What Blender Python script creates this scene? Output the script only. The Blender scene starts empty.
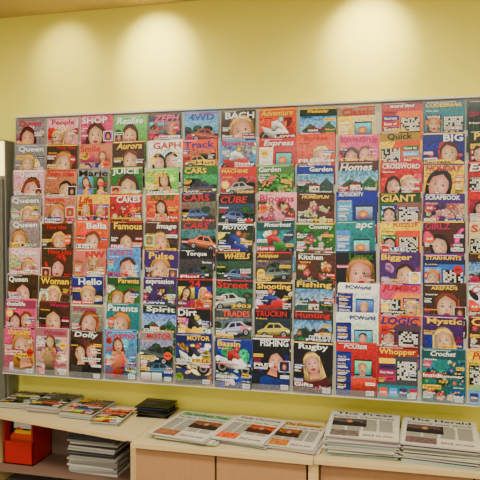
import bpy, math, random
from mathutils import Vector, Matrix, Euler
R = random.Random(11)
scene = bpy.context.scene

# ---------------------------------------------------------------- helpers
def lin(c):
    return tuple(((x/255.0)/12.92 if x/255.0 <= 0.04045 else ((x/255.0+0.055)/1.055)**2.4) for x in c)
def ink(c):   # denser printing ink
    return tuple(min(.9, 1.06*v**1.42) for v in lin(c))

def mat(name, col, rough=0.6, metal=0.0, noise=0.0, nscale=20, bump=0.0, alpha=None, emit=0, coat=0, stretch=None):
    m = bpy.data.materials.new(name); m.use_nodes = True
    nt = m.node_tree; b = nt.nodes['Principled BSDF']
    c = lin(col)
    b.inputs['Roughness'].default_value = rough
    b.inputs['Metallic'].default_value = metal
    b.inputs['Base Color'].default_value = (*c, 1)
    if coat: b.inputs['Coat Weight'].default_value = coat
    if noise or bump:
        tc = nt.nodes.new('ShaderNodeTexCoord'); n = nt.nodes.new('ShaderNodeTexNoise')
        mp = nt.nodes.new('ShaderNodeMapping')
        if stretch: mp.inputs['Scale'].default_value = stretch
        nt.links.new(tc.outputs['Object'], mp.inputs['Vector'])
        nt.links.new(mp.outputs['Vector'], n.inputs['Vector'])
        n.inputs['Scale'].default_value = nscale; n.inputs['Detail'].default_value = 6
        mx = nt.nodes.new('ShaderNodeMix'); mx.data_type = 'RGBA'
        mx.inputs[6].default_value = (*[x*(1-noise) for x in c], 1)
        mx.inputs[7].default_value = (*[min(1, x*(1+noise)) for x in c], 1)
        nt.links.new(n.outputs['Fac'], mx.inputs[0]); nt.links.new(mx.outputs[2], b.inputs['Base Color'])
        if bump:
            bp = nt.nodes.new('ShaderNodeBump'); bp.inputs['Strength'].default_value = bump
            bp.inputs['Distance'].default_value = 0.002
            nt.links.new(n.outputs['Fac'], bp.inputs['Height']); nt.links.new(bp.outputs['Normal'], b.inputs['Normal'])
    if alpha is not None: b.inputs['Alpha'].default_value = alpha
    if emit:
        b.inputs['Emission Color'].default_value = (*c, 1); b.inputs['Emission Strength'].default_value = emit
    return m

def mesh_obj(name, verts, faces, mats, parent=None, midx=None, bevel=0):
    me = bpy.data.meshes.new(name); me.from_pydata(verts, [], faces)
    for m in (mats if isinstance(mats, list) else [mats]): me.materials.append(m)
    if midx:
        for p, i in zip(me.polygons, midx): p.material_index = i
    me.update()
    o = bpy.data.objects.new(name, me); scene.collection.objects.link(o)
    if parent: o.parent = parent
    if bevel:
        bv = o.modifiers.new('bevel', 'BEVEL'); bv.width = bevel; bv.segments = 2
    return o

BF = [(0,3,2,1),(4,5,6,7),(0,1,5,4),(1,2,6,5),(2,3,7,6),(3,0,4,7)]
def boxes(name, lst, m, parent=None, bevel=0, mats=None):
    V=[];F=[];I=[]
    for bx in lst:
        x0,x1,y0,y1,z0,z1 = bx[:6]
        n=len(V)
        V += [(x0,y0,z0),(x1,y0,z0),(x1,y1,z0),(x0,y1,z0),(x0,y0,z1),(x1,y0,z1),(x1,y1,z1),(x0,y1,z1)]
        F += [tuple(n+i for i in f) for f in BF]
        I += [bx[6] if len(bx)>6 else 0]*6
    return mesh_obj(name, V, F, mats or m, parent, I, bevel)

def prism(name, pts, z0, z1, m, parent=None, bevel=0):
    n=len(pts)
    V=[(x,y,z0) for x,y in pts]+[(x,y,z1) for x,y in pts]
    F=[tuple(range(n))[::-1], tuple(range(n,2*n))]+[(i,(i+1)%n,n+(i+1)%n,n+i) for i in range(n)]
    return mesh_obj(name,V,F,m,parent,None,bevel)

def empty(name, loc=(0,0,0)):
    e = bpy.data.objects.new(name, None); e.empty_display_size=0.1
    scene.collection.objects.link(e); return e

# ---------------------------------------------------------------- printed matter
# vertex colour = ink; alpha = how "photographic" (mottled) that part of the print is
def print_mat(name, rough, coat, amp=2.8, ms=95):
    m = bpy.data.materials.new(name); m.use_nodes=True
    nt=m.node_tree; b=nt.nodes['Principled BSDF']; L=nt.links.new
    a=nt.nodes.new('ShaderNodeAttribute'); a.attribute_name='Col'
    tc=nt.nodes.new('ShaderNodeTexCoord')
    def vm(op,x,y=None,s=None):
        v=nt.nodes.new('ShaderNodeVectorMath'); v.operation=op
        L(x,v.inputs[0])
        if y is not None:
            if isinstance(y,tuple): v.inputs[1].default_value=y
            else: L(y,v.inputs[1])
        if s is not None:
            if isinstance(s,float): v.inputs['Scale'].default_value=s
            else: L(s,v.inputs['Scale'])
        return v.outputs['Vector']
    n=nt.nodes.new('ShaderNodeTexNoise'); n.inputs['Scale'].default_value=ms; n.inputs['Detail'].default_value=5; n.inputs['Roughness'].default_value=.65
    L(tc.outputs['Object'], n.inputs['Vector'])
    n2=nt.nodes.new('ShaderNodeTexNoise'); n2.inputs['Scale'].default_value=ms*.8; n2.inputs['Detail'].default_value=3
    L(vm('ADD',tc.outputs['Object'],(7.,3.,1.)), n2.inputs['Vector'])
    hue=vm('SCALE',vm('SUBTRACT',n.outputs['Color'],(.5,.5,.5)),s=amp*.9)
    comb=nt.nodes.new('ShaderNodeCombineXYZ'); 
    for i in range(3): L(n2.outputs['Fac'],comb.inputs[i])
    val=vm('SCALE',vm('SUBTRACT',comb.outputs[0],(.5,.5,.5)),s=amp*1.4)
    tot=vm('SCALE',vm('ADD',hue,val),s=a.outputs['Alpha'])
    fac=vm('MAXIMUM',vm('ADD',tot,(1.,1.,1.)),(.12,.12,.12))
    col=vm('MINIMUM',vm('MULTIPLY',a.outputs['Color'],fac),(.9,.9,.9))
    L(col,b.inputs['Base Color'])
    b.inputs['Roughness'].default_value=rough; b.inputs['Coat Weight'].default_value=coat
    b.inputs['Specular IOR Level'].default_value=.3
    b.inputs['Coat Roughness'].default_value=.12
    return m
M_gloss = print_mat('glossy_cover_print', .45, .12)
M_news = print_mat('newsprint', .85, 0)

_gc={}
def glyphs(s):
    if s in _gc: return _gc[s]
    cu=bpy.data.curves.new('t','FONT'); cu.body=s; cu.resolution_u=2; cu.offset=0.022; cu.size=1
    ob=bpy.data.objects.new('t',cu); scene.collection.objects.link(ob)
    dg=bpy.context.evaluated_depsgraph_get(); dg.update()
    ev=ob.evaluated_get(dg); me=ev.to_mesh()
    vs=[(v.co.x,v.co.y) for v in me.vertices]; fs=[tuple(p.vertices) for p in me.polygons]
    ev.to_mesh_clear(); bpy.data.objects.remove(ob); bpy.data.curves.remove(cu)
    x0=min(v[0] for v in vs); x1=max(v[0] for v in vs); y0=min(v[1] for v in vs); y1=max(v[1] for v in vs)
    vs=[((x-x0)/(x1-x0),(y-y0)/(y1-y0)) for x,y in vs]
    _gc[s]=(vs,fs,(x1-x0)/(y1-y0)); return _gc[s]

class Paper:
    """accumulates printed sheets; frame = origin + U,V,N axes"""
    def __init__(s): s.V=[];s.F=[];s.C=[];s.o=Vector();s.U=Vector((1,0,0));s.W=Vector((0,0,1));s.N=Vector((0,-1,0));s.clip=None;s.ph=0;s.rot=None
    def frame(s,o,U,W):
        s.o=Vector(o);s.U=Vector(U).normalized();s.W=Vector(W).normalized();s.N=s.U.cross(s.W).normalized()
    def P(s,u,v,h): return tuple(s.o+s.U*u+s.W*v+s.N*h)
    def cl(s,pts):
        if s.rot:
            cu,cv,a=s.rot; c,n=math.cos(a),math.sin(a)
            pts=[(cu+(u-cu)*c-(v-cv)*n, cv+(u-cu)*n+(v-cv)*c) for u,v in pts]
        if s.clip:
            W,H=s.clip; pts=[(min(max(u,0),W),min(max(v,0),H)) for u,v in pts]
        return pts
    def poly(s,pts,col,l=1,cols=None):
        pts=s.cl(pts); n=len(s.V); h=l*.0003
        s.V+=[s.P(u,v,h) for u,v in pts]; s.F.append(tuple(range(n,n+len(pts))))
        s.C.append([(*ink(c),s.ph) for c in cols] if cols else [(*ink(col),s.ph)]*len(pts))
    def rect(s,u0,v0,u1,v1,col,l=1): s.poly([(u0,v0),(u1,v0),(u1,v1),(u0,v1)],col,l)
    def grect(s,u0,v0,u1,v1,cb,ct,l=1): s.poly([(u0,v0),(u1,v0),(u1,v1),(u0,v1)],None,l,[cb,cb,ct,ct])
    def _ring(s,cu,cv,ru,rv,n,rot):
        c,sn=math.cos(rot),math.sin(rot)
        return [(cu+ru*math.cos(2*math.pi*i/n)*c-rv*math.sin(2*math.pi*i/n)*sn, cv+ru*math.cos(2*math.pi*i/n)*sn+rv*math.sin(2*math.pi*i/n)*c) for i in range(n)]
    def ell(s,cu,cv,ru,rv,col,l=1,n=14,rot=0): s.poly(s._ring(cu,cv,ru,rv,n,rot),col,l)
    def gell(s,cu,cv,ru,rv,ci,co,l=1,n=14,rot=0,off=(0,0)):
        pts=s.cl(s._ring(cu,cv,ru,rv,n,rot)+[(cu+off[0]*ru,cv+off[1]*rv)]); k=len(s.V); h=l*.0003
        s.V+=[s.P(u,v,h) for u,v in pts]; a=(*ink(ci),s.ph); b=(*ink(co),s.ph)
        for i in range(n):
            s.F.append((k+i,k+(i+1)%n,k+n)); s.C.append([b,b,a])
    def text(s,t,u,v,w,h,col,l=4,shear=0):
        vs,fs,a=glyphs(t)
        if w is None: w=h*a
        pts=s.cl([(u+x*w+y*h*shear,v+y*h) for x,y in vs])
        n=len(s.V); hh=l*.0003
        s.V+=[s.P(x,y,hh) for x,y in pts]; c=(*ink(col),0)
        for f in fs: s.F.append(tuple(n+i for i in f)); s.C.append([c]*len(f))
    def box(s,u0,v0,u1,v1,h0,h1,col,edge=(225,222,212)):
        n=len(s.V)
        for h in (h0,h1):
            s.V+=[s.P(u0,v0,h),s.P(u1,v0,h),s.P(u1,v1,h),s.P(u0,v1,h)]
        for i,f in enumerate(BF):
            s.F.append(tuple(n+k for k in f)); s.C.append([(*ink(col if i==1 else edge),0)]*4)
    def build(s,name,m):
        me=bpy.data.meshes.new(name); me.from_pydata(s.V,[],s.F); me.materials.append(m)
        at=me.color_attributes.new('Col','FLOAT_COLOR','CORNER')
        buf=[]
        for c in s.C:
            for q in c: buf+=q
        at.data.foreach_set('color',buf); me.update()
        o=bpy.data.objects.new(name,me); scene.collection.objects.link(o); return o

PAL=dict(w=(236,236,232),k=(14,14,18),r=(200,14,22),o=(228,100,16),y=(246,206,20),g=(48,132,42),t=(14,140,148),
 b=(20,55,150),l=(100,170,215),p=(222,88,140),m=(186,16,104),v=(92,42,124),n=(92,54,34),s=(208,138,110),
 e=(158,152,150),d=(14,22,56),c=(232,214,168),a=(22,66,38),h=(236,178,186),i=(140,200,105),u=(170,124,175),x=(80,80,84))
WORDS=['Summer','WIN','FREE','New style','100 tips','Secrets','Best of','SPECIAL','Plus!','How to','Inside','2003','Love','Top 20','Exclusive','Review','Hot','Easy ideas','Gifts','Guide','Sizzle','Diet now','Real life','Tested']
def jit(c,a=14): return tuple(max(0,min(255,x+R.randint(-a,a))) for x in c)
def sc(c,k): return tuple(max(0,min(255,int(x*k))) for x in c)
def mix(a,b,t): return tuple(int(x*(1-t)+y*t) for x,y in zip(a,b))
def face(p,cu,cv,k,hair,skin=None,long=True,tilt=0):
    skin=skin or jit((228,172,140),12); sh=sc(skin,.76); dk=sc(hair,.6)
    sd=R.choice([-1,1])
    p.rot=(cu,cv,tilt); p.ph=.2
    if long:
        p.gell(cu,cv+.004*k,.043*k,.056*k,hair,dk,2,14,0,(.4*sd,.5))
        p.poly([(cu-.042*k,cv+.0*k),(cu-.05*k,cv-.065*k),(cu-.02*k,cv-.075*k),(cu+.02*k,cv-.075*k),(cu+.05*k,cv-.065*k),(cu+.042*k,cv)],None,2,[hair,dk,dk,dk,hair,hair])
        for i in range(7):
            x=cu+R.uniform(-.042,.042)*k; p.poly([(x,cv+.03*k),(x+.004*k,cv+.03*k),(x+R.uniform(-.01,.01)*k,cv-.07*k)],sc(hair,R.choice([.6,1.35])),2.4)
    else: p.gell(cu,cv+.012*k,.035*k,.042*k,hair,dk,2)
    p.poly([(cu-.014*k,cv-.028*k),(cu+.014*k,cv-.028*k),(cu+.024*k,cv-.066*k),(cu-.024*k,cv-.066*k)],None,3,[sh,sh,skin,skin])
    p.ph=.0
    p.gell(cu,cv,.032*k,.045*k,mix(skin,(255,236,220),.45),sc(skin,.82),4,16,0,(.35*sd,.05))
    p.ph=.2
    p.poly([(cu-.034*k,cv-.005*k),(cu-.036*k,cv+.03*k),(cu-.016*k,cv+.05*k),(cu+.02*k,cv+.05*k),(cu+.036*k,cv+.03*k),(cu+.034*k,cv-.002*k),(cu+.029*k,cv+.022*k),(cu+.004*k*sd,cv+.042*k),(cu-.026*k,cv+.026*k)],None,5,[dk,hair,hair,hair,hair,dk,dk,hair,dk])
    p.ph=0
    for sg in (-1,1):
        p.ell(cu+sg*.013*k,cv+.005*k,.0085*k,.0045*k,sc(skin,.65),5,8)
        p.ell(cu+sg*.013*k,cv+.005*k,.006*k,.0028*k,(225,222,218),5.4,8)
        p.ell(cu+sg*.013*k,cv+.005*k,.0032*k,.0032*k,(30,24,26),6,6)
        p.poly([(cu+sg*.005*k,cv+.0125*k),(cu+sg*.014*k,cv+.0165*k),(cu+sg*.022*k,cv+.012*k),(cu+sg*.014*k,cv+.0145*k)],dk,5.5)
    p.poly([(cu-.002*k,cv+.002*k),(cu+.0055*k,cv-.012*k),(cu-.0045*k,cv-.012*k)],None,5,[skin,sc(skin,.72),sc(skin,.84)])
    p.poly([(cu-.0125*k,cv-.021*k),(cu-.004*k,cv-.0175*k),(cu+.004*k,cv-.0175*k),(cu+.0125*k,cv-.021*k),(cu+.005*k,cv-.0285*k),(cu-.005*k,cv-.0285*k)],(170,46,56),5)
    if R.random()<.6: p.poly([(cu-.009*k,cv-.0205*k),(cu+.009*k,cv-.0205*k),(cu+.004*k,cv-.025*k),(cu-.004*k,cv-.025*k)],(240,234,228),6)
    p.rot=None
def words(p,W,H,cols,n,vr=(.03,.22)):
    for i in range(n):
        t=R.choice(WORDS); big=R.random()<.25
        w=R.uniform(.08,.13) if big else R.uniform(.032,.065); v=R.uniform(*vr)
        if big: v=min(v,.125)
        hh=R.uniform(.013,.021) if big else R.uniform(.007,.012)
        u=R.choice([.007,W-.007-w]); c=R.choice(cols)
        if R.random()<.3:
            bc=R.choice([PAL['r'],PAL['y'],PAL['b'],PAL['w'],PAL['m'],PAL['k']]); p.rect(u-.003,v-.003,u+w+.003,v+hh+.003,bc,6.5)
            c=PAL['k'] if sum(bc)>450 else PAL['w']
        p.text(t,u,v,w,hh,c,7)
        if R.random()<.6:
            for q in range(2): p.rect(u,v-.008-.006*q,u+w*R.uniform(.5,1),v-.0045-.006*q,c,6)
    if R.random()<.3:
        cu,cv=R.choice([.03,W-.03]),R.uniform(.09,.2); p.ell(cu,cv,.023,.023,R.choice([PAL['y'],PAL['r'],PAL['m'],PAL['o']]),7.3,16); p.text(R.choice(['WIN','FREE','NEW','50']),cu-.015,cv-.006,.03,.012,PAL[R.choice('wk')],7.8)

HAIR=[(84,44,24),(40,24,18),(226,184,100),(160,88,36),(206,150,76),(104,36,18),(140,76,36),(236,204,130)]
def blobs(p,W,T,cols,n,l=1.2):
    p.ph=1
    for i in range(n):
        c=jit(R.choice(cols),34); p.gell(R.uniform(0,W),R.uniform(.0,T),R.uniform(.012,.05),R.uniform(.01,.04),sc(c,R.uniform(.6,1.4)),c,l+i*.02,9,R.uniform(0,3))
def cover(p,W,H,spec):
    t,bg,tc,sub,ac=spec; bg=PAL[bg];tcc=PAL[tc];ac=PAL[ac]
    p.clip=(W,H); p.ph=.5
    p.grect(0,0,W,H,jit(sc(mix(bg,ac,.3),.7),10),jit(bg,8),.3)
    T=H-.046   # masthead base
    if sub=='F':   # layout variations: couples, collages
        q=R.random(); sub='D' if q<.16 else ('K' if q<.30 else 'F')
        if spec[0] in('Queen','New Idea'): sub='F'
    if sub=='D':
        blobs(p,W,T-.02,[bg,ac],9)
        for cu,cv,k in ((W*.32,.145,1.0),(W*.68,.155,1.05)):
            cl=jit(PAL[R.choice('krbwpx')],20); p.ph=.4
            p.poly([(cu-.06,0),(cu-.055,cv-.07),(cu-.02,cv-.05),(cu+.02,cv-.05),(cu+.055,cv-.07),(cu+.06,0)],None,1.9,[sc(cl,.5),cl,sc(cl,.7),cl,sc(cl,.8),sc(cl,.5)])
            face(p,cu,cv,k,R.choice(HAIR),long=cu<W/2,tilt=R.uniform(-.15,.15))
    if sub=='K':
        for i in range(2):
            for j in range(3):
                u=.006+i*(W-.012)/2; v=.01+j*.073; c=jit(PAL[R.choice('lpmybgrsuv')],25); p.ph=.5
                p.grect(u,v,u+(W-.018)/2,v+.069,sc(c,.6),c,1.5)
                if R.random()<.7: face(p,u+.048,v+.034,.62,R.choice(HAIR),tilt=R.uniform(-.3,.3))
                else:
                    for _ in range(6): p.gell(u+R.uniform(.01,.08),v+R.uniform(.01,.06),.016,.014,jit(PAL[R.choice('yrogw')],20),jit(ac,20),2,8)
    if sub in 'FG':
        if R.random()<.75: blobs(p,W,T-.02,[bg,ac,mix(bg,ac,.5)],9)
        k=R.uniform(1.1,1.55) if sub=='F' else 1.75
        cu=W*R.uniform(.34,.66); cv=.152 if sub=='F' else .155
        hair=R.choice(HAIR); cl=jit(ac,30); p.ph=.5
        p.poly([(cu-.095,0),(cu-.085,cv-.09),(cu-.03,cv-.05*k),(cu+.03,cv-.05*k),(cu+.088,cv-.09),(cu+.1,0)],None,1.9,[sc(cl,.5),cl,sc(cl,.7),cl,sc(cl,.8),sc(cl,.5)])
        face(p,cu,cv,k,hair,long=R.random()<.7,tilt=R.uniform(-.3,.3))
        if R.random()<.35:
            u=R.choice([.0,W-.06]); v=R.uniform(.09,.15); p.rect(u,v,u+.06,v+.06,PAL['w'],6.6); p.rect(u+.003,v+.003,u+.057,v+.057,jit(ac,30),6.8)
            p.gell(u+.03,v+.03,.02,.026,hair,sc(hair,.5),6.9); p.gell(u+.03,v+.027,.013,.018,(225,170,140),(150,95,70),7.1)
    elif sub=='B':
        blobs(p,W,T,[bg,ac],10)
        cu=W*R.uniform(.4,.6); skin=jit((220,166,134),10); sh=sc(skin,.7); cl=jit(ac,40); p.ph=.3
        p.poly([(cu-.032,.04),(cu-.042,.12),(cu-.034,.16),(cu+.034,.16),(cu+.044,.12),(cu+.03,.04),(cu+.035,0),(cu-.035,0)],None,3,[sc(cl,.6),cl,skin,skin,cl,sc(cl,.6),sc(cl,.5),sc(cl,.5)])
        p.poly([(cu-.03,.158),(cu-.068,.10),(cu-.05,.088),(cu-.02,.14)],None,4,[skin,skin,sh,sh]); p.poly([(cu+.03,.158),(cu+.068,.10),(cu+.05,.088),(cu+.02,.14)],None,4,[skin,skin,sh,sh])
        face(p,cu,.195,.8,R.choice(HAIR),skin,tilt=R.uniform(-.2,.2))
    elif sub=='C':
        p.ph=.8; gd=jit((92,88,84),22)
        p.grect(0,0,W,.125,sc(gd,.6),gd,1); p.grect(0,.12,W,T,jit(mix(bg,(80,120,80),.5),20),jit(mix(bg,(150,190,220),.4),20),1)
        for _ in range(10): p.gell(R.uniform(0,W),R.uniform(.12,.2),.03,.02,jit((60,90,50),35),jit((40,60,40),25),1.3,8)
        for base,s,fl in ((R.uniform(.105,.128),R.uniform(.75,1.0),R.choice([1,-1])),(.03,.9,-1)):
            c=jit(R.choice([ac,ac,(190,30,25),(220,180,30),(40,70,150),(200,200,205),(24,24,30)]),24); p.ph=.4; p.rot=(W/2,base,R.uniform(-.2,.2))
            ox=R.uniform(-.02,.02)
            def q(a): return [(W/2+ox+fl*(u-.105)*s,base+v*s*1.2) for u,v in a]
            p.ell(W/2,base+.004,.1*s,.012,(22,22,22),1.8)
            pt=[(.01,.008),(.008,.035),(.04,.045),(.065,.068),(.13,.07),(.16,.045),(.198,.036),(.203,.012),(.19,.006),(.03,.004)]
            p.poly(q(pt),None,2,[sc(c,.4),c,mix(c,(255,255,255),.35),mix(c,(255,255,255),.2),c,mix(c,(255,255,255),.3),c,sc(c,.5),sc(c,.3),sc(c,.3)])
            p.ph=0
            p.poly(q([(.05,.044),(.07,.062),(.098,.064),(.098,.044)]),None,3,[(20,26,34),(90,110,130),(60,70,84),(20,26,34)]); p.poly(q([(.104,.044),(.104,.064),(.127,.064),(.148,.044)]),(34,42,52),3)
            p.poly(q([(.008,.02),(.008,.03),(.03,.031),(.03,.022)]),(250,250,220),3)
            p.poly(q([(.01,.032),(.2,.032),(.2,.029),(.01,.029)]),mix(c,(255,255,255),.5),3)
            for wx in (.045,.16):
                a,b=q([(wx,.01)])[0]; p.ell(a,b,.02*s,.021*s,(12,12,14),4); p.ell(a,b,.012*s,.013*s,(160,160,165),5); p.ell(a,b,.004*s,.004*s,(50,50,50),5.5)
            p.rot=None
        if R.random()<.5:
            for q_ in range(3): c=jit(PAL[R.choice('rybwo')],20); p.grect(.005+q_*.066,.0,.065+q_*.066,.05,sc(c,.5),c,6.2)
    elif sub=='M':
        blobs(p,W,T,[bg,ac,(210,215,220),sc(ac,.6)],18)
        p.ph=.6
        for _ in range(14): p.gell(R.uniform(0,W),R.uniform(.06,.13),R.uniform(.01,.035),R.uniform(.005,.015),jit((225,225,220),20),jit(ac,20),2,8,R.uniform(-.5,.5))
        cu,cv=W*.5,.135; p.rot=(cu,cv,R.uniform(-.35,.35)); s=1.25; p.ph=.3
        def z(l): return [(cu+u*s,cv+v*s) for u,v in l]
        for dx in (-.05,.055):
            a,b=z([(dx,-.02)])[0]
            p.ell(a,b,.03*s,.03*s,(12,12,14),4); p.ell(a,b,.019*s,.019*s,(140,140,140),5); p.ell(a,b,.012*s,.012*s,(30,30,30),5.3)
        c=PAL[R.choice('roybgw')]
        p.poly(z([(-.06,-.005),(-.075,.025),(-.02,.015),(.025,.035),(.06,.0),(.03,-.02),(-.02,-.025)]),None,5.5,[sc(c,.5),c,c,mix(c,(255,255,255),.4),c,sc(c,.5),sc(c,.3)])
        c=PAL[R.choice('wrbkd')]
        p.poly(z([(-.03,.01),(-.035,.05),(-.005,.062),(.03,.03),(.015,.02),(-.005,.03),(-.01,.01)]),None,6,[sc(c,.4),c,c,mix(c,(255,255,255),.3),sc(c,.6),sc(c,.6),sc(c,.4)])
        a,b=z([(.005,.066)])[0]; c=PAL[R.choice('wroy')]; p.gell(a,b,.018,.018,mix(c,(255,255,255),.4),sc(c,.5),7)
        p.rot=None
    elif sub=='P':
        p.ph=.9
        p.grect(0,.1,W,T,(190,210,225),jit((90,150,205),15),1)
        p.poly([(0,.14),(W*.3,.19),(W*.55,.15),(W*.8,.2),(W,.16),(W,0),(0,0)],jit((70,100,90),15),2)
        p.poly([(0,.12),(W*.4,.14),(W,.1),(W,0),(0,0)],jit(ac,20),2.5)
        for _ in range(26):
            c=jit(R.choice([(30,74,30),(60,100,34),ac,(190,170,90),(150,60,60)]),25); p.gell(R.uniform(0,W),R.uniform(.02,.17),R.uniform(.008,.024),R.uniform(.008,.024),c,sc(c,.45),3+R.random(),9)
        u=W*R.uniform(.2,.6); p.ph=.3; p.grect(u,.12,u+.055,.155,(190,180,160),(228,218,200),5); p.poly([(u-.006,.155),(u+.061,.155),(u+.03,.178)],(128,54,38),5); p.rect(u+.02,.12,u+.03,.14,(50,34,26),6); p.rect(u+.037,.132,u+.048,.145,(50,60,80),6)
    elif sub=='L':
        blobs(p,W,T,[bg,ac,(50,90,40)],10)
        for _ in range(34):
            cu,cv=R.uniform(.01,W-.01),R.uniform(.02,T-.01); r=R.uniform(.009,.022); c=jit(R.choice([ac,ac,(228,110,140),(240,220,200),(40,96,44)]),30); p.ph=.5
            for j in range(5):
                a=j*1.257; p.gell(cu+r*.7*math.cos(a),cv+r*.7*math.sin(a),r*.55,r*.55,c,sc(c,.6),2+R.random(),7)
            p.ell(cu,cv,r*.3,r*.3,(235,190,30),3.5,7)
    elif sub=='X':
        p.ph=.25
        p.rect(0,0,W,.07,ac,1); p.poly([(0,.07),(W,.07),(W,T),(W*.4,T)],mix(ac,bg,.4),.8)
        u0=R.choice([.01,.1]); n=R.choice([9,11]); cs=.095/n
        p.ph=0
        p.rect(u0-.003,.097,u0+.098,.097+.098,(12,12,12),2)
        for i in range(n):
            for j in range(n):
                if R.random()<.72: p.rect(u0+i*cs+.0008,.099+j*cs,u0+i*cs+cs-.0008,.099+j*cs+cs-.0016,jit((226,222,210),12),3)
        for i in range(4):
            v=.09+i*.03; uu=.118 if u0<.05 else .008
            p.rect(uu,v,uu+.082,v+.026,jit(PAL[R.choice('royblmgv')],12),2); p.text(R.choice(WORDS),uu+.006,v+.006,.065,.014,PAL[R.choice('wwyk')],4)
        if R.random()<.6:
            uu=.16 if u0<.05 else .05; face(p,uu,.15,.85,R.choice(HAIR))
        for i in range(4):
            c=jit(PAL[R.choice('royblmgv')],12); p.rect(.01+i*.05,.012,.05+i*.05,.055,c,2); p.text(R.choice(WORDS),.013+i*.05,.028,.033,.01,PAL['w'],4)
        words(p,W,H,[PAL['w'],PAL['k'],PAL['y']],3,(.06,.2))
    elif sub=='T':
        p.ph=.4
        p.grect(0,.0,W*.38,T,jit(sc(ac,.7),15),jit(ac,15),1); c=jit(PAL[R.choice('blortv')],15); p.grect(W*.38,.02,W,.10,sc(c,.5),c,1)
        vv=R.uniform(.1,.12)
        p.rect(W*.45,vv,W*.9,vv+.085,(40,42,50),2); c1=jit(PAL[R.choice('brgvt')],20); p.grect(W*.47,vv+.008,W*.88,vv+.077,c1,jit((150,200,230),40),3)
        if R.random()<.5: p.gell(W*.65,vv+.04,.025,.02,(250,200,90),(190,60,30),4)
        else: face(p,W*.66,vv+.038,.6,R.choice(HAIR))
        p.poly([(W*.42,vv-.012),(W*.95,vv-.012),(W*.9,vv),(W*.46,vv)],(150,152,158),3); p.ph=0
        for i in range(5):
            v=.05+i*.036; p.text(R.choice(WORDS),.008,v,R.uniform(.04,.066),.012,R.choice([PAL['w'],PAL['y']]),4)
            for q in range(2): p.rect(.008,v-.008-.007*q,.008+R.uniform(.03,.062),v-.004-.007*q,PAL['w'],3)
        words(p,W,H,[PAL['w'],PAL['k']],3,(.02,.1))
    p.ph=0
    if sub in 'FGBLD' : words(p,W,H,[PAL['w'],tcc,PAL['y'],PAL['k'],PAL['m'],PAL['w']],9,(.02,.205))
    elif sub in 'CMPK': words(p,W,H,[PAL['w'],tcc,PAL['y'],PAL['r']],8,(.02,.21))
    # masthead
    if R.random()<.4 and sub not in 'FG': p.rect(0,T-.003,W,H,jit(bg,12) if R.random()<.5 else jit(sc(bg,.7),6),3.5)
    vs,fs,a=glyphs(t); w=W*R.choice([.92,.85,.75,.62]); h=min(.038,max(.019,w/a*R.uniform(.75,1.1)))
    if len(t)<=4 and a<4: w=min(W*.85,h*a*1.3)
    uu=W*.04+(R.choice([0,.5,1]))*(W*.92-w)
    v0=H-.008-h; sr=R.choice([0,0,0,.25])
    if sr: w*=.94
    if sum(tcc)>420 or R.random()<.4: p.text(t,uu+.0018,v0-.0018,w,h,sc(bg,.4),7.6,sr)
    p.text(t,uu,v0,w,h,tcc,8,sr)
    if h<.034: p.text(R.choice(WORDS),W*.06,T-.008,.06,.008,PAL[R.choice('wky')],7.4)
    if R.random()<.5:
        p.rect(0,H-.007,W,H,jit(PAL[R.choice('rykbmw')],10),4)
    p.rect(.01,H-.0052,W*R.uniform(.4,.9),H-.003,R.choice([tcc,PAL['w']]),4.5)
    # bar code at base
    p.rect(W-.05,.006,W-.01,.03,(235,235,235),7.9)
    for i in range(9): p.rect(W-.047+i*.004,.009,W-.0455+i*.004+.001*R.random(),.027,(20,20,20),8.3)
    p.clip=None

GRID=[
"Queen e r F h|People h m F r|SHOP p w F u|Realise i w F g|ZEPH k p F n|4WD l b C l|BACH n w G n|Adventure o y M r|Weekender a y P g|Classic c r T y|word_find r w X y|CODEBREAK t y X t|MAX a w F t",
"Queen e w F h|New_Idea n r F s|Smile s r F y|Aurora n y F k|GAPH w r F e|Track o b C i|Boating l r M w|Express r w T w|Burkes o r F r|knitting p m F h|Quick y k X r|BIG b w F r|Puzzle a y X g",
"Queen h w F e|New_Idea s r F n|Marie e k F w|JUICE g w F r|Zest i y B y|CARS g y C g|MACHINE r y C e|Garden i w L g|Garden b w P g|Homes n w P n|CROSSWORD r w F p|HOLIDAY y m F y|Extra r w X o",
"Queen e w F h|New_Idea s r F r|Life y r F k|CAKES r w L r|FUTURE o g B o|CARS n r C r|CUBE k r C r|Blooms h m L m|HOMESPUN n y L c|AUTHORITY b w T l|GIANT g y X p|SCRAPBOOK v w L h|Weekly r w F r",
"Queen e w F h|New_Idea n r F r|Bella o w F p|Famous n y F y|Image n w F i|CARS x r C o|MOTOX a w M y|Motorboat t w M l|Country g w L g|apc t w T l|PUZZLER y r X r|GIRLZ n m F p|Solve c r X b",
"Queen h w F e|New_Idea n r F r|NW s r B e|TVHITS l r F b|Pulse v y F v|Torque k w C d|WHEELS k y C n|Antiques n y C x|Kitchen n w L o|Linux k g G d|Bigger v y F w|STARHUNTS b y X l|COUNTRY n y P i",
"Queen n w F h|Woman n y F c|Hello b w F n|Parents g y F h|expression v w L v|24 k r F n|Street a r C y|Shooting k y M n|Fishing a y P g|PCWorld w b T b|JUMBO p r X y|AREFADS n y F n|Cooks w r L o",
"thatslife p w F w|Woman n m F k|Womans e m F n|Parents t w F l|Spirit a w P g|Dirt k w M e|TRADES x o C y|TRUCKIN k r C k|Hunting n r P g|PCWorld w b T b|LOGIC o b X b|Mystic v y F b|Crafts n y L p",
"thatslife p y G w|Woman h m B e|Dolly n w F k|Cosmo l r B r|MOTOR e r C k|MOTOR b y M y|Bassin b y M t|FISHING k w F b|Rugby k w F n|PCUSER r w T b|Whopper r y X t|Crochet t w L t|Puzzles y r X l",
]
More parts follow.
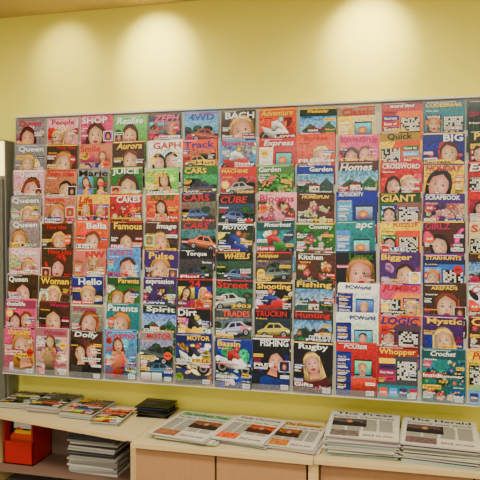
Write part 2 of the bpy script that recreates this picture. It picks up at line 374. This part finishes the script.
# ---------------------------------------------------------------- rack + magazines
X0=-2.31; PITCH=.2215; NR=9; NC=13; ZT=2.212; RP=.1585; MH=.276; MW=.208
WALL=.09
def row_y(r): return .045-.0185*r
slope=.05
Vd=Vector((0,slope,1)).normalized()
mg=Paper()
for r in range(NR):
    specs=[c.split(' ') for c in GRID[r].split('|')]
    for c in range(NC):
        sp=specs[c]; sp[0]=sp[0].replace('_',' ')
        z=ZT-RP*r-MH+R.uniform(-.006,.004); x=X0+PITCH*c+.007+R.uniform(-.005,.005)
        y=row_y(r)-slope*MH
        a=R.uniform(-.02,.02); W=MW+R.uniform(-.010,.004); H=MH+R.uniform(-.012,.006)
        U=Vector((math.cos(a),0,math.sin(a))); Wd=(Vd-U*Vd.dot(U)).normalized()
        mg.frame((x+R.uniform(-.006,.007),y+.0035,z+R.uniform(.001,.009)),U,Wd)
        mg.box(0,0,W,H,-.002,.0008,PAL[sp[1]])
        mg.frame((x,y,z),U,Wd)
        mg.box(0,0,W,H,-.0025,0,PAL[sp[1]])
        cover(mg,W,H,sp)
rack=empty('magazine_rack')
mags=mg.build('magazines',M_gloss); mags.parent=rack

M_rail=mat('rack_trim',(222,218,206),.35,0,.03,8)
M_back=mat('rack_back_laminate',(196,188,166),.5,0,.05,12)
M_acr=mat('clear_acrylic',(240,242,242),.06,0,alpha=.07)
XE=X0+PITCH*NC
lst=[]
for r in range(NR):
    zt=ZT-RP*r+(.006 if r==0 else 0); zb=ZT-RP*r-(RP if r<NR-1 else MH+.002)
    lst.append((X0-.002,XE+.002, row_y(r)+.0115, WALL-.001, zb, zt))
boxes('back_panel',lst,M_back,rack)
r=NR-1; zb=ZT-RP*r-MH-.007; y=row_y(r)-slope*MH
boxes('bottom_ledge',[(X0,XE,y-.008,row_y(r)+.012,zb-.001,zb+.001)],M_rail,rack)
boxes('pocket_lip',[(X0+PITCH*c+.004,X0+PITCH*(c+1)-.004,y-.008,y-.006,zb+.001,zb+.04) for c in range(NC)],M_acr,rack)
dv=[]
for c in range(NC+1):
    for r in range(NR):
        y=row_y(r)
        dv.append((X0+PITCH*c-.001,X0+PITCH*c+.001,y-.006,y+.0115,ZT-RP*r-RP*.96,ZT-RP*r-.01))
boxes('column_dividers',dv,M_acr,rack)
boxes('top_rail',[(X0-.006,XE+.006,.028,WALL-.001,ZT+.008,ZT+.020)],M_rail,rack,.002)

# ---------------------------------------------------------------- room
M_wall=mat('yellow_wall_paint',(248,236,96),.75,0,.03,3,.08)
M_ceil=mat('ceiling_paint',(196,170,112),.9,0,.03,5)
M_floor=mat('floor_carpet',(120,108,98),.95,0,.25,160,.4)
boxes('wall_back',[(-4.6,2.6,WALL,WALL+.1,0,2.86)],M_wall)
boxes('wall_left',[(-4.7,-4.6,-5,WALL+.1,0,2.86)],M_wall)
boxes('wall_right',[(2.6,2.7,-5,WALL+.1,0,2.86)],M_wall)
boxes('floor',[(-4.7,2.7,-5,WALL+.1,-.1,0)],M_floor)
boxes('ceiling',[(-4.7,2.7,-5,WALL+.1,2.86,2.96)],M_ceil)
boxes('baseboard_back',[(-4.6,2.6,WALL-.012,WALL,0,.09)],mat('baseboard_paint',(225,215,190),.5))

M_tr=mat('downlight_trim',(235,232,225),.4); M_bulb=mat('downlight_bulb',(255,235,200),.4,emit=8)
def downlight(x,y,e):
    d=empty('ceiling_downlight')
    n=24; V=[];F=[]
    for rr,z in ((.055,2.857),(.055,2.85),(.04,2.85),(.036,2.857)):
        V+=[(x+rr*math.cos(2*math.pi*i/n),y+rr*math.sin(2*math.pi*i/n),z) for i in range(n)]
    for k in range(3): F+=[(k*n+i,k*n+(i+1)%n,(k+1)*n+(i+1)%n,(k+1)*n+i) for i in range(n)]
    mesh_obj('trim_ring',V,F,M_tr,d)
    V=[(x+.036*math.cos(2*math.pi*i/n),y+.036*math.sin(2*math.pi*i/n),2.856) for i in range(n)]
    mesh_obj('bulb',V,[tuple(range(n))],M_bulb,d)
    for size,ee,zt in ((66,e,2.58),(120,e*.3,2.1)):
        L=bpy.data.lights.new('lamp','SPOT'); L.energy=ee; L.color=(1,.9,.64); L.spot_size=math.radians(size); L.spot_blend=1; L.shadow_soft_size=.035
        o=bpy.data.objects.new('lamp',L); scene.collection.objects.link(o); o.location=(x,y,2.84); o.parent=d
        o.rotation_euler=(Vector((x,WALL,zt))-o.location).to_track_quat('-Z','Y').to_euler()
for x,e in ((-1.98,17),(-1.38,52),(-.16,56),(1.2,40)): downlight(x,-.31,e)

def fill_light(x,y,e,sx=1.2,sy=.6):  # added fill: unseen area lamp with an invented ceiling frame, brightens the rack
    d=empty('added_fill_light')
    boxes('frame',[(x-sx/2-.03,x+sx/2+.03,y-sy/2-.03,y+sy/2+.03,2.83,2.859)],M_tr,d)
    L=bpy.data.lights.new('lamp','AREA'); L.shape='RECTANGLE'; L.size=sx; L.size_y=sy; L.energy=e; L.color=(1,.96,.84)
    o=bpy.data.objects.new('lamp',L); scene.collection.objects.link(o); o.location=(x,y,2.82); o.parent=d
fill_light(-2.0,-2.0,72); fill_light(.4,-2.0,72); fill_light(-.8,-3.9,80)
w=bpy.data.worlds.new('world'); scene.world=w; w.use_nodes=True
w.node_tree.nodes['Background'].inputs[0].default_value=(1,.97,.9,1); w.node_tree.nodes['Background'].inputs[1].default_value=1.05

# ---------------------------------------------------------------- counter
CT=.46
M_top=mat('counter_laminate',(206,186,136),.4,0,.05,6,stretch=(1,8,8))
M_edge=mat('counter_edge_wood',(214,180,120),.5,0,.08,10,stretch=(1,10,20))
M_pan=mat('counter_panel_wood',(176,128,82),.55,0,.1,8,stretch=(12,12,1))
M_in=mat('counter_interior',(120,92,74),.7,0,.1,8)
cab=empty('display_counter')
B=WALL-.013
def top(name,pts):
    prism(name,pts,CT-.022,CT,M_top,cab,.002)
    (xa,ya),(xb,yb)=pts[0],pts[1]
    prism(name+'_edge',[(xa,ya-.003),(xb,yb-.003),(xb,yb),(xa,ya)],CT-.024,CT-.001,M_edge,cab)
top('top_left',[(-2.33,-.25),(-1.36,-.43),(-1.30,-.43),(-1.30,B),(-2.33,B)])
top('top_middle',[(-1.298,-.50),(-.375,-.50),(-.375,B),(-1.298,B)])
top('top_right',[(-.373,-.485),(1.1,-.455),(1.1,B),(-.373,B)])
boxes('panels',[(-1.34,-1.30,-.42,B,0,CT-.022),(-2.33,-2.31,-.22,B,0,CT-.022),(-.40,-.352,-.475,B,0,CT-.022),(1.06,1.1,-.44,B,0,CT-.022)],M_edge,cab,.002)
boxes('doors',[(-1.285,-.865,-.475,-.455,.06,CT-.03),(-.855,-.41,-.475,-.455,.06,CT-.03),(-.345,.345,-.44,-.42,.06,CT-.03),(.355,1.05,-.43,-.41,.06,CT-.03)],M_pan,cab,.002)
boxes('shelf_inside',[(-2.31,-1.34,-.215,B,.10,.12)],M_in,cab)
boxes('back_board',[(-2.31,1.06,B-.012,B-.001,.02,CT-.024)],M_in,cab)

# ---------------------------------------------------------------- newspapers on counter
def flatframe(p,cx,cy,z,rot,W,H):
    U=Vector((math.cos(rot),math.sin(rot),0)); Wd=Vector((-math.sin(rot),math.cos(rot),0))
    o=Vector((cx,cy,z))-U*W/2-Wd*H/2
    p.frame(o,U,Wd)
def newspaper_face(p,W,H,title,tcol,band,pic):
    p.rect(0,0,W,H,(208,204,190),1)
    if band: p.rect(.01,H-.066,W-.01,H-.008,band,2)
    p.text(title,.025,H-.056,W-.05,.038,tcol,3)
    p.rect(.01,H-.071,W-.01,H-.0695,(60,60,60),2)
    p.text(R.choice(['Historic win for city','Perfect Christmas','Council vote shock','Storm hits coast']),.015,H-.105,W*.9,.026,(24,24,24),3)
    pw=W*.5; pu=R.choice([.015,W-.015-pw]); p.ph=.8
    p.rect(pu,H-.24,pu+pw,H-.118,pic,2)
    p.poly([(pu,H-.24),(pu+pw,H-.24),(pu+pw,H-.19),(pu+pw*.6,H-.16),(pu+pw*.3,H-.185),(pu,H-.17)],sc(pic,.5),3)
    p.rect(.015,.015,W*.45,.10,sc(pic,1.2),2.5)
    p.ph=0
    p.gell(pu+pw*.5,H-.165,.02,.026,(215,165,135),(130,80,60),4)
    p.text('SALE on now',W*.5,.03,W*.42,.03,(150,30,30),3)
    ncol=4; cw=(W-.03)/ncol
    for c in range(ncol):
        u=.015+c*cw; v=H-.12
        while v>.105:
            if not (pu-.01<u+cw*.4<pu+pw+.005 and v>H-.245): p.rect(u,v-.0034,u+cw*R.uniform(.8,.93),v,(112,110,104),2)
            v-=.0066
def newspaper_stack(name,cx,cy,rot,W,H,n,th,title='',tcol=0,band=None,pic=0,fan=0.0,matl=None,coverspec=None,mess=.006,tw=.03):
    p=Paper(); z=CT+.0006
    for i in range(n):
        f=(n-1-i)
        flatframe(p,cx+R.uniform(-mess,mess)+fan*f,cy+R.uniform(-mess,mess)+fan*.3*f,z,rot+R.uniform(-tw,tw),W,H)
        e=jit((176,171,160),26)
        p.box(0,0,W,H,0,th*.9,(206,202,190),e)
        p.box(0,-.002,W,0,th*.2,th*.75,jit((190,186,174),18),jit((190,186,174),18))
        if i<n-1 and fan:
            p.frame(p.o+Vector((0,0,th*.92)),p.U,p.W)
            if coverspec: cover(p,W,H,coverspec)
            else: newspaper_face(p,W,H,title,tcol,band,pic)
        z+=th
    flatframe(p,cx,cy,z-th*.08,rot,W,H)
    if coverspec: cover(p,W,H,coverspec)
    else: newspaper_face(p,W,H,title,tcol,band,pic)
    return p.build(name,matl or M_news)
g=M_gloss
newspaper_stack('magazine_stack',-2.215,-.02,.04,.2,.26,7,.005,matl=g,coverspec=['Trader','n','w','C','e'])
newspaper_stack('magazine_stack',-1.985,-.06,-.04,.21,.27,9,.005,matl=g,coverspec=['Auto Trade','x','w','C','r'])
newspaper_stack('magazine_stack',-1.75,-.10,-.06,.21,.27,7,.005,matl=g,coverspec=['BOATS','n','y','C','r'])
newspaper_stack('magazine_stack',-1.555,-.18,.05,.16,.25,4,.005,matl=g,coverspec=['Buy Sell','o','w','C','y'])
newspaper_stack('newspaper_stack',-1.05,-.255,-.14,.32,.40,5,.006,'The Northern Times',(10,60,40),(150,184,140),(140,100,70),.014,tw=.06)
newspaper_stack('newspaper_stack',-.74,-.235,-.16,.28,.38,5,.006,'Daily Chronicle',(30,30,30),None,(180,90,40),.010,tw=.06)
newspaper_stack('newspaper_stack',-.49,-.245,-.08,.25,.38,4,.006,'The Examiner',(120,34,20),(206,176,100),(160,110,50),.008,tw=.06)
newspaper_stack('newspaper_stack',-.155,-.225,.02,.34,.40,14,.007,'The Press',(30,30,30),None,(110,100,95),mess=.012,tw=.05)
newspaper_stack('newspaper_stack',.215,-.225,-.05,.35,.40,13,.007,'The Herald',(30,30,30),None,(110,90,90),mess=.012,tw=.05)

# black brochures fanned
p=Paper()
z=CT+.001
for i in range(9):
    flatframe(p,-1.345+R.uniform(-.012,.012),-.035+R.uniform(-.012,.012),z,R.uniform(-.2,.2),.19,.15)
    p.box(0,0,.19,.15,0,.0055,(22,22,26),jit((60,60,64),30)); p.frame(p.o+Vector((0,0,.0056)),p.U,p.W); p.rect(.02,.11,.15,.13,(130,130,134),1); p.rect(.02,.03,.1,.08,(60,64,80),1); z+=.0072
p.build('brochure_pile',M_gloss)

# items in open compartment
p=Paper(); z=.121
for i in range(20):
    flatframe(p,-1.69+R.uniform(-.012,.012),-.06+R.uniform(-.008,.008),z,R.uniform(-.05,.05),.30,.22)
    th=.013; c=R.choice([(205,202,195),(216,212,204),(170,166,160),(90,90,96),(190,188,182)])
    p.box(0,0,.30,.22,0,th*.9,(212,208,200),c); z+=th
flatframe(p,-1.69,-.06,z-.001,.03,.30,.22); p.rect(.02,.16,.28,.2,(50,50,56),1); p.rect(.02,.03,.18,.14,(140,138,130),1)
ps=p.build('paper_stack',M_news)
crate=empty('magazine_crate')
M_red=mat('red_plastic',(170,18,18),.4,0,.04,10)
cx0,cx1,cy0,cy1,cz0,cz1=-2.29,-2.09,-.15,.06,.121,.38
boxes('walls',[(cx0,cx1,cy0,cy1,cz0,cz0+.01),(cx0,cx0+.01,cy0,cy1,cz0,cz1),(cx1-.01,cx1,cy0,cy1,cz0,cz1),(cx0,cx1,cy0,cy0+.01,cz0,cz1-.12),(cx0,cx1,cy1-.01,cy1,cz0,cz1)],M_red,crate,.002)
p=Paper()
for i in range(5):
    p.frame((cx0+.015,cy0+.035+i*.03,cz0+.012),(1,0,0),(0,.12,1)); p.box(0,0,.17,.255-.01*(i%2),-.008,0,PAL['krkoxk'[i]]); p.rect(.02,.19,.15,.235,PAL['wokywr'[i]],1)
    if i==0: p.poly([(.0,.14),(.05,.20),(.11,.17),(.17,.21),(.17,.1),(.0,.1)],PAL['o'],2); p.rect(.03,.16,.14,.18,PAL['y'],3)
cm=p.build('magazines_in_crate',M_gloss); cm.parent=crate

# ---------------------------------------------------------------- upright cooler cabinet at left
fr=empty('drinks_fridge')
M_g=mat('fridge_grey_steel',(120,118,108),.35,.3,.05,10)
fx0,fx1,fy=-3.0,-2.335,-.03
boxes('body',[(fx0,fx1,fy,WALL-.015,0,2.08)],M_g,fr,.006)
boxes('header_sign',[(fx0+.01,fx1-.004,fy-.016,fy+.001,1.86,2.07)],mat('lit_sign',(255,226,130),.4,emit=3.0),fr,.003)
boxes('door',[(fx0+.01,fx1-.005,fy-.03,fy-.001,.16,1.84)],mat('door_frame',(110,108,102),.3,.4),fr,.004)
boxes('door_glass',[(fx0+.06,fx1-.05,fy-.034,fy-.029,.22,1.76)],mat('dark_glass',(30,36,38),.08),fr)
boxes('handle',[(fx0+.03,fx0+.045,fy-.07,fy-.055,.8,1.3),(fx0+.03,fx0+.045,fy-.06,fy-.03,.8,.82),(fx0+.03,fx0+.045,fy-.06,fy-.03,1.28,1.3)],M_rail,fr)

# ---------------------------------------------------------------- camera
cam=bpy.data.cameras.new('camera'); co=bpy.data.objects.new('camera',cam); scene.collection.objects.link(co)
co.location=(0,-3.38,1.6)
cam.sensor_width=36; cam.lens=620/480*36
co.rotation_euler=Euler((math.radians(90-2.03),0,math.radians(14.2)),'XYZ')
scene.camera=co
